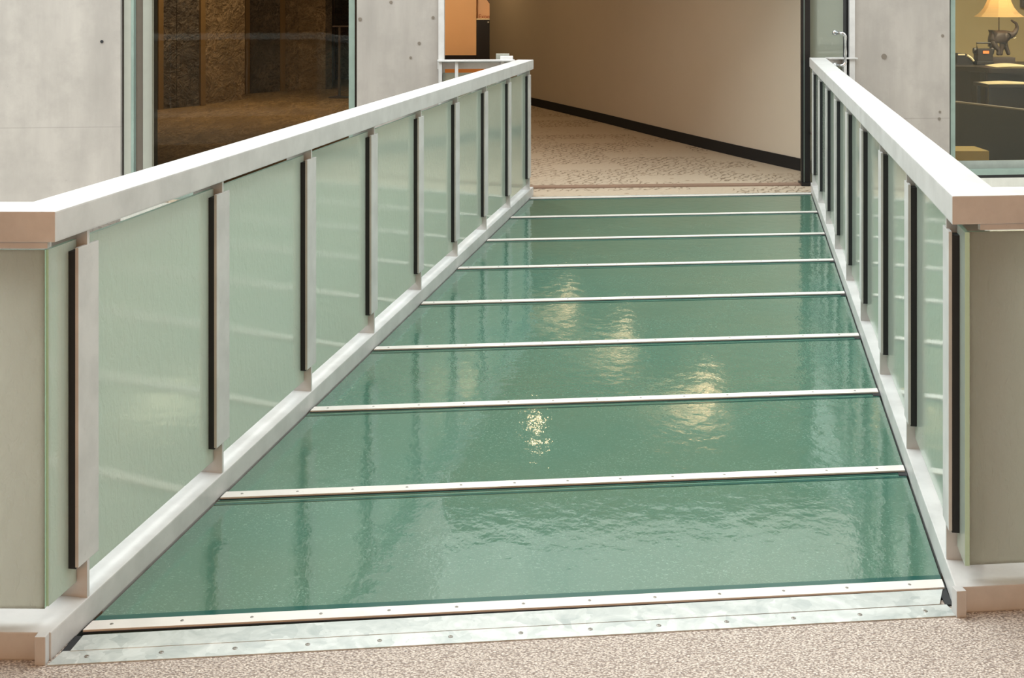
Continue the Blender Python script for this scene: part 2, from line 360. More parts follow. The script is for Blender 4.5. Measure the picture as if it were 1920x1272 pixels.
bm = new(); wall_piece(bm, XL, X1, -4, -0.02); wall_piece(bm, X4, 7.0, -4, 0.07); wall_piece(bm, X2, X3, -4, -0.36, 0.02)
wall_piece(bm, XL, X1, 3.6, 8.8); wall_piece(bm, X4, 7.0, 3.6, 8.8); wall_piece(bm, X2, X3, 2.6, 8.8)
struct('wall_front', bm, M['concrete_low'], 'concrete bands above and below the openings beyond the bridge', 'wall')
# bolt holes cast in the piers
def bolt(px, py, r, mat='black'):
    x = PX(px, 10); y = wallY(x); x = PX(px, y); y = wallY(x); z = PZ(py, y); b = new()
    tube(b, [(x, y-0.004, z), (x, y+0.01, z)], r, 12)
    return b
bh = bolt(190, 78, 0.012); o = mesh_obj('bolt_hole', bh, M['black'], bpy.data.objects['wall_left'], (PX(190, 9.66), wallY(-3.1), PZ(78, 9.66)))
for px, py, r in ((1658, 106, 0.022), (1768, 67, 0.012), (1763, 210, 0.010), (1762, 223, 0.012)):
    b = bolt(px, py, r); mesh_obj('bolt_hole', b, M['frame_dark'], bpy.data.objects['wall_right'], (PX(px, 10.25), 10.25, PZ(py, 10.25)))
for px, py, r in ((786, 81, 0.012), (770, 108, 0.010), (733, 4, 0.012), (675, 36, 0.014), (812, 33, 0.012)):
    b = bolt(px, py, r); mesh_obj('bolt_hole', b, M['frame_dark'], bpy.data.objects['wall_middle'], (PX(px, 9.85), 9.85, PZ(py, 9.85)))
# atrium shell out of view
bm = new(); box(bm, -7.3, 7.3, -5.4, -5.0, -0.3, 8.8); struct('wall_back', bm, M['stone'], 'rough split-face stone wall behind the viewer', 'wall')
bm = new(); box(bm, -7.3, -7, -5, 9.4, -4, 8.8); struct('wall_side_left', bm, M['white'], 'pale side wall of the atrium, left', 'wall')
bm = new(); box(bm, 7, 7.3, -5, 10.9, -4, 8.8); struct('wall_side_right', bm, M['white'], 'pale side wall of the atrium, right', 'wall')
bm = new(); box(bm, -7.3, 7.3, -5.4, 10.9, 8.8, 9.0); struct('ceiling', bm, M['white_ceiling'], 'high ceiling of the atrium', 'ceiling')

# corridor: curved cream wall with black baseboard
ctrl = [(900, 176.5), (918, 180), (995, 197), (1120, 227), (1250, 260.5), (1375, 291.5), (1500, 320), (1545, 330)]
base = [Vector((PX(px, FY(py)), FY(py))) for px, py in ctrl]
base.append(Vector((2.98, 10.28)))
left_end = base[1]
base = base[1:]
def ribbon(bm, pts, z0, z1, th):
    offs = []
    for i, p in enumerate(pts):
        t = (pts[min(i+1, len(pts)-1)]-pts[max(i-1, 0)]).normalized(); offs.append(p+Vector((-t.y, t.x))*th)
    for i in range(len(pts)-1):
        prism(bm, [pts[i], pts[i+1], offs[i+1], offs[i]], z0, z1)
    bmesh.ops.remove_doubles(bm, verts=bm.verts, dist=1e-4)
def catmull(pts, n=6):
    out = []
    for i in range(len(pts)-1):
        p0, p1, p2, p3 = pts[max(i-1, 0)], pts[i], pts[i+1], pts[min(i+2, len(pts)-1)]
        for k in range(n):
            t = k/n; out.append(0.5*((2*p1)+(p2-p0)*t+(2*p0-5*p1+4*p2-p3)*t*t+(3*p1-p0-3*p2+p3)*t**3))
    return out+[pts[-1]]
curve = catmull(base[:-1], 5)+[base[-1]]
bm = new(); ribbon(bm, curve, 0, 2.6, 0.18); struct('wall_corridor', bm, M['wall_cream'], 'long cream wall slanting away behind the bridge', 'wall')
bm = new(); ribbon(bm, curve, 0.0, 0.108, -0.016); struct('baseboard_corridor', bm, M['baseboard'], 'black baseboard along the slanting cream wall', 'baseboard')
# far orange walls
bm = new(); box(bm, -3.2, PX(893, 30), 30, 30.2, 0, 2.6); struct('wall_far', bm, M['orange_wall'], 'orange-lit wall at the far end of the corridor', 'wall')
bm = new(); box(bm, PX(893, 30.2), 0.6, 30.2, 30.4, 0, 2.6); struct('wall_far', bm, M['pink_wall'], 'peach wall above the black panel at the corridor end', 'wall')
bm = new(); box(bm, -3.2, PX(893, 30), 29.97, 30.0, 0, 0.11); struct('baseboard_far', bm, M['baseboard'], 'black baseboard under the orange wall', 'baseboard')
bm = new(); box(bm, -3.4, -3.2, 20.9, 30.2, 0, 2.6); struct('wall_corridor_left', bm, M['orange_wall'], 'orange side wall of the corridor', 'wall')
bm = new(); prism(bm, [(X2, wallY(X2)+0.3), (X3+0.5, wallY(X3)+0.3), (3.1, 31), (-3.4, 31), (-3.4, 21), (-0.8, 13)], 2.6, 2.75)
struct('ceiling_corridor', bm, M['white_ceiling'], 'corridor ceiling beyond the bridge', 'ceiling')
# black panel with a pale top edge and lettering above
t = thing('display_panel', 'black waist-high panel with a pale top edge against the peach far wall', 'panel', (PX(905, 30.1), 30.05, 0))
x0, x1 = PX(893.5, 30.05), PX(935, 30.05); zt = PZ(37, 30.05)
bm = new(); box(bm, x0, x1, 30.0, 30.18, 0, zt); mesh_obj('panel_board', bm, M['black_metal'], t, (x0, 30.0, 0))
bm = new(); box(bm, x0, x1, 29.99, 30.19, zt, zt+0.03); mesh_obj('top_edge', bm, M['paper'], t, (x0, 30.0, zt))
bm = new(); box(bm, PX(914, 29.97), PX(917, 29.97), 29.95, 29.999, PZ(43, 29.97), PZ(40, 29.97), 0.005); mesh_obj('label_plate', bm, M['frame_grey'], t, (PX(915, 29.97), 29.97, PZ(42, 29.97)))
cu = bpy.data.curves.new('wall_lettering', 'FONT'); cu.body = 'Experi'; cu.size = 0.135; cu.extrude = 0.004; cu.materials.append(M['ink'])
tmp = bpy.data.objects.new('tmp', cu); C.objects.link(tmp)
me = bpy.data.meshes.new_from_object(tmp.evaluated_get(bpy.context.evaluated_depsgraph_get())); bpy.data.objects.remove(tmp); bpy.data.curves.remove(cu)
o = bpy.data.objects.new('wall_lettering', me); C.objects.link(o); o.location = (PX(897, 30.19), 30.19, PZ(34.5, 30.19)); o.rotation_euler = (math.pi/2, 0, 0)
tag(o, 'small red-brown lettering on the peach wall above the black panel', 'sign')
# curved fixture at the very top beside the corner
bm = new(); tube(bm, [(PX(913, 29), 29, PZ(-8, 29)), (PX(915, 29), 29, PZ(-2, 29)), (PX(919, 29), 29, PZ(4, 29)), (PX(926, 29), 29, PZ(8, 29))], 0.035, 8)
tag(mesh_obj('coat_hook', bm, M['bronze'], None, (PX(919, 29), 29, PZ(2, 29)), True), 'brown curved bracket at the top of the peach wall', 'bracket')

# threshold strip of the corridor
bm = new(); a = Vector((-0.2, wallY(-0.2)+0.28)); b = Vector((2.75, wallY(2.75)+0.20))
prism(bm, [a, b, b+Vector((0, 0.11)), a+Vector((0, 0.11))], 0, 0.012, 0.002); struct('trim_1', bm, M['brown_strip'], 'brown metal threshold strip across the carpet', 'trim')
bm = new(); a = W(s_end+0.03, 0.0); b = W(s_end+SKEW+0.03, WID)
prism(bm, [a, b, b+D*0.035, a+D*0.035], -0.01, 0.006, 0.001); struct('trim_2', bm, M['galv'], 'thin metal edging where carpet meets the glass deck', 'trim')
# corridor opening jamb
bm = new(); wall_piece(bm, X2+0.001, X2+0.045, 0, 2.6, -0.02, 0.12); struct('trim_3', bm, M['rail'], 'pale metal jamb on the corridor side of the middle pier', 'trim')
bm = new(); wall_piece(bm, X3-0.045, X3-0.001, 0, 2.6, -0.02, 0.12); struct('trim_4', bm, M['rail'], 'pale metal jamb left of the right pier', 'trim')

# ------------------------------------------------------------------ windows
def frame_bar(bm, p0, p1, z0, z1, off, thick):
    Y = wallY(PX((p0+p1)/2, 9.9)); x0, x1 = PX(p0, Y+off), PX(p1, Y+off)
    wall_piece(bm, x0, x1, z0, z1, off, thick)
def window(n, label):
    o = bpy.data.objects.new('window_%d' % n, None); C.objects.link(o); o['kind'] = 'structure'; tag(o, label, 'window'); return o
wn = window(1, 'large window onto a brown foyer with rippled reflections'); wn.location = (XL+0.02, wallY(XL), 0)
for name, p0, p1, off, th, mt in (('shadow_gap', 226, 232, 0.06, 0.05, 'black_metal'), ('window_frame', 232, 245, 0.03, 0.08, 'frame_grey'), ('glazing_edge', 245, 250, 0.03, 0.06, 'frame_mint'),
                              ('inner_frame', 250, 268, 0.10, 0.08, 'frame_dark'), ('inner_frame', 268, 288, 0.08, 0.10, 'frame_grey'),
                              ('window_frame', 654, 665, 0.03, 0.10, 'frame_mint'), ('shadow_gap', 665, 669.5, 0.06, 0.05, 'black_metal')):
    bm = new(); frame_bar(bm, p0, p1, 0.0, 3.6, off, th); mesh_obj(name, bm, M[mt], wn, (PX((p0+p1)/2, 9.8), 9.8, 0))
bm = new(); Y = wallY(-2); wall_piece(bm, PX(288, 9.75), PX(654, 9.85), 0.06, 3.6, 0.055, 0.01); mesh_obj('window_pane', bm, M['window_glass'], wn, (-2, 9.8, 0))
bm = new(); wall_piece(bm, PX(250, 9.75), PX(654, 9.85), 0.0, 0.06, 0.02, 0.1); mesh_obj('bottom_rail', bm, M['frame_mint'], wn, (-2, 9.8, 0))
wn = window(2, 'office window behind the right handrail with a desk lamp inside'); wn.location = (X4, wallY(X4), 0.07)
for name, p0, p1, off, th, mt in (('shadow_gap', 1781, 1784.5, 0.05, 0.05, 'black_metal'), ('window_frame', 1783.5, 1792.5, 0.02, 0.10, 'frame_mint')):
    bm = new(); frame_bar(bm, p0, p1, 0.07, 3.6, off, th); mesh_obj(name, bm, M[mt], wn, (PX(p0, 10.3), 10.3, 0.07))
bm = new(); wall_piece(bm, PX(1792, 10.33), 7.0, 0.20, 3.6, 0.06, 0.01); mesh_obj('window_pane', bm, M['office_glass'], wn, (5, 10.4, 0.1))
bm = new(); wall_piece(bm, PX(1792, 10.33), 7.0, 0.095, 0.14, 0.0, 0.09, 0.004); mesh_obj('bottom_rail', bm, M['frame_mint'], wn, (5, 10.4, 0.1))
bm = new(); wall_piece(bm, PX(1792, 10.33), 7.0, 0.14, 0.205, 0.05, 0.03, 0.0); mesh_obj('window_sill', bm, M['sill'], wn, (5, 10.4, 0.1))
bm = new(); wall_piece(bm, PX(1784, 10.33), 7.0, 0.072, 0.094, 0.012, 0.07); mesh_obj('shadow_gap', bm, M['black_metal'], wn, (5, 10.4, 0.1))

# foyer behind window 1
def wall_px(bm, pts, z1, th=0.12, z0=0.0):
    q = [Vector((PX(px, FY(py)), FY(py))) for px, py in pts]
    ribbon(bm, q, z0, z1, th); return q
bm = new(); wall_px(bm, [(150, 216), (230, 213), (372, 199), (459, 188)], 3.6); q1 = Vector((PX(459, FY(188)), FY(188))); q2 = Vector((PX(459, FY(179)), FY(179)))
ribbon(bm, [q1, q2], 0, 3.6, 0.1)
wall_px(bm, [(459, 177), (560, 169), (622, 168.5)], 3.6)
struct('wall_foyer', bm, M['brown_wall'], 'brown stepped wall of the foyer seen through the large window', 'wall')
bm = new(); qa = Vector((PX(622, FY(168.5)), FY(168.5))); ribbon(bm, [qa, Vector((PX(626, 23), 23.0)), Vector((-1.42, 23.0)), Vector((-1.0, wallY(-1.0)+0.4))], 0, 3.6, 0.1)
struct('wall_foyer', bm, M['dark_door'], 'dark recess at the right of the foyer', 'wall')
bm = new(); box(bm, -9, -8.8, 9.4, 24, 0, 3.6); struct('wall_foyer', bm, M['brown_wall'], 'left side wall of the foyer', 'wall')
bm = new(); prism(bm, [(-9, wallY(-9, .35)), (-1.0, wallY(-1.0, .35)), (-1.42, 23), (-9, 23)], 3.6, 3.7); struct('ceiling_foyer', bm, M['brown_wall'], 'brown foyer ceiling', 'ceiling')
bm = new(); prism(bm, [(-9, wallY(-9, .36)), (-1.03, wallY(-1.03, .36)), (-1.45, 23), (-9, 23)], 0.0, 0.012); struct('floor_foyer', bm, M['foyer_floor'], 'brown carpet of the foyer', 'floor')
def lift_door(n, pts, ztop, label, seam):
    q = [Vector((PX(px, FY(py)), FY(py))) for px, py in pts]
    t = (q[1]-q[0]).normalized(); nn = Vector((t.y, -t.x))
    o = bpy.data.objects.new('door_%d' % n, None); C.objects.link(o); o['kind'] = 'structure'; tag(o, label, 'door'); o.location = (q[0].x, q[0].y, 0)
    L = (q[1]-q[0]).length
    for a0, a1 in ((0, seam*L-0.006), (seam*L+0.006, L)):
        b = new(); prism(b, quad_poly(q[0]+nn*0.02, t, nn, a0, a1, 0, 0.04), 0.012, ztop); mesh_obj('door_panel', b, M['dark_door'], o, (q[0].x, q[0].y, 0))
    for a0, a1 in ((-0.09, -0.005), (L+0.005, L+0.09)):
        b = new(); prism(b, quad_poly(q[0]+nn*0.02, t, nn, a0, a1, 0, 0.07), 0.012, ztop+0.08, 0.004); mesh_obj('door_frame', b, M['bronze_trim'], o, (q[0].x, q[0].y, 0))
    b = new(); prism(b, quad_poly(q[0]+nn*0.02, t, nn, -0.09, L+0.09, 0, 0.07), ztop, ztop+0.09, 0.004); mesh_obj('door_header', b, M['bronze_trim'], o, (q[0].x, q[0].y, 0))
lift_door(2, [(299, 206), (368, 199.5)], 2.15, 'left dark double door in the brown foyer wall', 0.38)
lift_door(3, [(462, 176.8), (520, 172.2)], 2.15, 'right dark double door in the brown foyer wall', 0.3)
bm = new(); y = FY(193)-0.06; box(bm, PX(388, y), PX(402, y), y-0.05, y+0.02, PZ(9, y), PZ(-16, y), 0.01)
tag(mesh_obj('call_panel', bm, M['bronze_trim'], None, (PX(395, y), y, PZ(0, y))), 'small bronze call panel on the wall between the two dark doors', 'panel')
# thin stand in the dark recess
t = thing('queue_stand', 'thin metal stand with a crossbar inside the foyer recess', 'stand', (PX(636, 19), 19, 0.012))
bm = new(); tube(bm, [(PX(636, 19), 19, 0.03), (PX(637, 19), 19, PZ(49, 19))], 0.022, 10); mesh_obj('pole', bm, M['bronze'], t, (PX(636, 19), 19, 0.02))
bm = new(); box(bm, PX(624, 19), PX(668, 19), 18.97, 19.03, PZ(50.5, 19), PZ(48, 19)); mesh_obj('crossbar', bm, M['bronze'], t, (PX(636, 19), 19, PZ(49, 19)))
bm = new(); lathe(bm, (PX(636, 19), 19, 0.012), [(0.16, 0), (0.16, 0.012), (0.03, 0.03)], 20); mesh_obj('base', bm, M['bronze'], t, (PX(636, 19), 19, 0.012))

# ------------------------------------------------------------------ glass door with pull handle, black post
dA = Vector((2.41, 10.49)); dB = Vector((X3-0.05, wallY(X3-0.05)+0.02)); dd = (dB-dA).normalized(); dn = Vector((dd.y, -dd.x)); DL = (dB-dA).length
do = bpy.data.objects.new('door_1', None); C.objects.link(do); do['kind'] = 'structure'; tag(do, 'grey-green glass door with a steel pull beside the right pier', 'door'); do.location = (dA.x, dA.y, 0)
bm = new(); prism(bm, quad_poly(dA, dd, dn, 0.0, DL-0.03, 0.0, 0.012), 0.02, 3.4); mesh_obj('door_pane', bm, M['door_glass'], do, (dA.x, dA.y, 0))
bm = new(); prism(bm, quad_poly(dA, dd, dn, DL-0.025, DL, -0.01, 0.03), 0.0, 3.4, 0.002); mesh_obj('hinge_stile', bm, M['black_metal'], do, (dB.x, dB.y, 0))
bm = new(); box(bm, PX(1502, 10.4), PX(1506, 10.4), 10.385, 10.42, 0.0, 2.6); mesh_obj('seal', bm, M['black_metal'], do, (PX(1504, 10.4), 10.4, 0))
bm = new(); box(bm, PX(1506, 10.4), PX(1508.5, 10.4), 10.39, 10.42, 0.0, 2.6); mesh_obj('glazing_bead', bm, M['frame_mint'], do, (PX(1507, 10.4), 10.4, 0))
bm = new(); box(bm, PX(1508, 10.4), PX(1518, 10.4), 10.38, 10.47, 0.0, 2.6, 0.003); mesh_obj('door_post', bm, M['black_metal'], do, (PX(1512, 10.4), 10.4, 0))
bm = new(); box(bm, PX(1501, 10.4), PX(1520, 10.4), 10.36, 10.49, 0.0, 0.03, 0.003); mesh_obj('floor_pivot', bm, M['black_metal'], do, (PX(1512, 10.4), 10.4, 0))
hy = 10.05; hx = PX(1585, hy)
bm = new()
pts = [(PX(1566, hy+0.12), hy+0.10, PZ(62, hy)), (PX(1575, hy+0.04), hy+0.05, PZ(62, hy))]
for k in range(6):
    a = k/5*math.pi/2; pts.append((hx-0.035+0.035*math.sin(a), hy, PZ(62, hy)-0.035+0.035*math.cos(a)))
pts += [(hx, hy, PZ(100, hy)), (hx, hy, PZ(116, hy))]
for k in range(1, 5):
    a = k/4*math.pi/2; pts.append((hx-0.03+0.03*math.cos(a), hy, PZ(116, hy)-0.03*math.sin(a)))
pts.append((PX(1572, hy+0.06), hy+0.06, PZ(116, hy)-0.032))
tube(bm, pts, 0.013, 14); mesh_obj('pull_handle', bm, M['steel'], do, (hx, hy, PZ(90, hy)), True)
for py in (62, 124):
    bm = new(); tube(bm, [(PX(1564, hy+0.12), hy+0.115, PZ(py, hy)), (PX(1566, hy+0.12), hy+0.10, PZ(py, hy))], 0.022, 16); mesh_obj('handle_rosette', bm, M['steel'], do, (PX(1564, hy), hy+0.11, PZ(py, hy)), True)
bm = new(); tube(bm, [(PX(1520, 10.4), 10.36, PZ(249, 10.4)), (PX(1520, 10.4), 10.30, PZ(249, 10.4))], 0.014, 12); mesh_obj('stop_knob', bm, M['bronze'], do, (PX(1520, 10.4), 10.3, PZ(249, 10.4)))

# ------------------------------------------------------------------ glass bridge deck
ST = 0.026; PT = 0.008
PV = (W(SKEW, WID)-W(0, 0)); PU = PV.normalized()
def deck_pt(s, f, ds=0.0): return W(s+SKEW*f, WID*f)+D*ds
ordn = ['nearest', 'second', 'third', 'fourth', 'fifth', 'sixth', 'seventh', 'farthest']
for i in range(8):
    s0, s1 = i*LP, (i+1)*LP
    a, b = deck_pt(s0, 0.003, 0.006), deck_pt(s0, 0.997, 0.006); c, d = deck_pt(s1, 0.997, -0.006), deck_pt(s1, 0.003, -0.006)
    cen = (a+b+c+d)/4
    lab = {0: 'teal glass floor panel nearest the viewer, right behind the metal threshold', 7: 'teal glass floor panel farthest away, meeting the corridor carpet'}.get(i, 'teal glass floor panel, %s of eight counted from the near end' % ordn[i])
    t = thing('glass_floor_panel', lab, 'glass panel', (cen.x, cen.y, -0.045), 'glass floor panels of the bridge')
    bm = new(); prism(bm, [a, b, c, d], -0.045, 0.0); mesh_obj('glass_slab', bm, M['deck'], t, (cen.x, cen.y, 0))
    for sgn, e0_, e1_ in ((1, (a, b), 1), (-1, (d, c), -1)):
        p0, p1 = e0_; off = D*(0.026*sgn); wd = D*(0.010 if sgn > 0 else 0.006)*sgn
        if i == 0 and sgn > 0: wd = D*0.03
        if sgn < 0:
            for g_, h_, mt_ in ((0.040, 0.044, 'deck_ghost_pale'), (0.050, 0.062, 'deck_ghost_dark')):
                bm = new(); prism(bm, [p0-D*g_, p1-D*g_, p1-D*h_, p0-D*h_], -0.001, 0.0012); mesh_obj('ghost_line', bm, M[mt_], t, (p0.x, p0.y, 0))  # thin lines drawn as the strip's refracted ghost
        bm = new(); prism(bm, [p0+off*0.9, p1+off*0.9, p1+off+wd, p0+off+wd], -0.001, 0.0015); mesh_obj('refraction_band', bm, M['deck_ghost_dark'], t, (p0.x, p0.y, 0))  # dark band painted in for the refracted strip shadow and slab edge
screw_me = None
def screw_at(x, y, z, parent, r=0.0045):
    global screw_me
    if screw_me is None:
        b = new(); lathe(b, (0, 0, 0), [(1.0, 0), (1.0, 0.12), (0.8, 0.25), (0.35, 0.27), (0.25, 0.1)], 12)
        screw_me = bpy.data.meshes.new('screw'); b.to_mesh(screw_me); b.free(); screw_me.materials.append(M['screw'])
    o = bpy.data.objects.new('screw', screw_me); C.objects.link(o); o.scale = (r, r, r)
    o.parent = parent; o.location = Vector((x, y, z))-world_loc(parent); return o
sord = ['at the near threshold', 'second', 'third', 'fourth', 'fifth', 'sixth', 'seventh', 'eighth', 'at the far end beside the corridor carpet']
for i in range(9):
    s0 = i*LP
    ws = 0.024 if i < 8 else 0.018
    a, b, c, d = deck_pt(s0, 0.004, -ws), deck_pt(s0, 0.997, -ws), deck_pt(s0, 0.997, ws), deck_pt(s0, 0.004, ws)
    cen = (a+b+c+d)/4
    lab = 'pale screwed metal strip over the glass joint, '+(sord[i] if i in (0, 8) else sord[i]+' counted from the near end')
    t = thing('cover_strip', lab, 'strip', (cen.x, cen.y, 0.0), 'metal cover strips across the bridge')
    bm = new(); prism(bm, [a, b, c, d], 0.0, PT, 0.0015); mesh_obj('strip_bar', bm, M['strip'], t, (cen.x, cen.y, 0))
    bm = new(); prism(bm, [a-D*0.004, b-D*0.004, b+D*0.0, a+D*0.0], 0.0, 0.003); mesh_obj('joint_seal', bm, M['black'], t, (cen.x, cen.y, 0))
    if i < 8:
        bm = new(); prism(bm, [deck_pt(s0, 0.986, -0.055), deck_pt(s0, 0.999, -0.060), deck_pt(s0, 0.999, 0.02), deck_pt(s0, 0.986, 0.02)], 0.0, 0.003); mesh_obj('end_gap', bm, M['black'], t, (b.x, b.y, 0))
    if i < 6:
        for k in range(13):
            p = deck_pt(s0, 0.03+k*0.925/12, 0.0); screw_at(p.x, p.y, PT, t)
# steel beams below the deck, seen in the gaps at its edges
for f, lab in ((0.0, 'left'), (1.0, 'right')):
    bm = new(); sg = 1 if f == 0 else -1
    prism(bm, [W(-0.05 if f == 0 else SKEW-0.05, WID*f-0.10*sg), W(-0.05 if f == 0 else SKEW-0.05, WID*f+0.05*sg), W(s_end+(0 if f == 0 else SKEW), WID*f+0.05*sg), W(s_end+(0 if f == 0 else SKEW), WID*f-0.10*sg)], -0.36, -0.05)
    p = W(3, WID*f); tag(mesh_obj('deck_beam', bm, M['beam'], None, (p.x, p.y, -0.3)), 'dark steel beam carrying the %s edge of the glass deck' % lab, 'beam')

# ------------------------------------------------------------------ threshold plates
pA0, pB0 = deck_pt(0, 0.0, -0.026), deck_pt(0, 0.985, -0.026)
t = thing('threshold_plate', 'mottled galvanised ramp plate between carpet and glass deck', 'threshold', ((pA0.x+pB0.x)/2, 3.1, 0))
eL, eR = e0.copy(), e1.copy()
mL, mR = Vector((-1.072, 3.030)), Vector((1.082, 3.262))
uR = deck_pt(0, 0.994, -0.03)
uL = Vector((-1.052, 3.105))
def wedge(bm, q, zs, zb):
    top = [bm.verts.new((p[0], p[1], z)) for p, z in zip(q, zs)]; bot = [bm.verts.new((p[0], p[1], zb)) for p in q]
    bm.faces.new(top); bm.faces.new(bot[::-1])
    for k in range(4): bm.faces.new((bot[k], bot[(k+1) % 4], top[(k+1) % 4], top[k]))
bm = new(); wedge(bm, [eL+Vector((0.004, 0)), eR, mR+Vector((0.03, 0)), mL+Vector((0.004, 0))], [0.003, 0.003, 0.005, 0.005], 0.0); mesh_obj('lower_plate', bm, M['galv'], t, (0, 3.1, 0))
bm = new(); wedge(bm, [mL+Vector((0.022, 0)), mR+Vector((0.012, 0)), uR, uL+Vector((0.008, 0))], [0.0062, 0.0062, 0.0055, 0.0055], 0.0); mesh_obj('upper_plate', bm, M['galv'], t, (0, 3.1, 0))
for k in range(13):
    f = 0.035+k*0.94/12; p = (eL+(eR-eL)*f)*0.5+(mL+(mR-mL)*f)*0.5; screw_at(p.x, p.y, 0.004, t, 0.006)
bm = new(); prism(bm, [uR+Vector((-0.02, -0.082)), uR+Vector((0.0, -0.082)), uR+Vector((0.012, 0.02)), uR+Vector((-0.01, 0.02))], 0.0, 0.0035); mesh_obj('gap_seal', bm, M['black'], t, (uR.x, uR.y, 0))

bm = new(); prism(bm, [mL, mL+Vector((0.03, 0.0)), uL+Vector((0.012, 0)), uL+Vector((-0.012, 0))], 0.0, 0.0035); mesh_obj('gap_seal', bm, M['black'], t, (uL.x, uL.y, 0))
bm = new(); prism(bm, [mR-Vector((0.02, 0.0)), mR+Vector((0.035, 0.0)), uR+Vector((0.02, -0.08)), uR+Vector((-0.012, -0.08))], 0.0, 0.0035); mesh_obj('gap_seal', bm, M['black'], t, (mR.x, mR.y, 0))
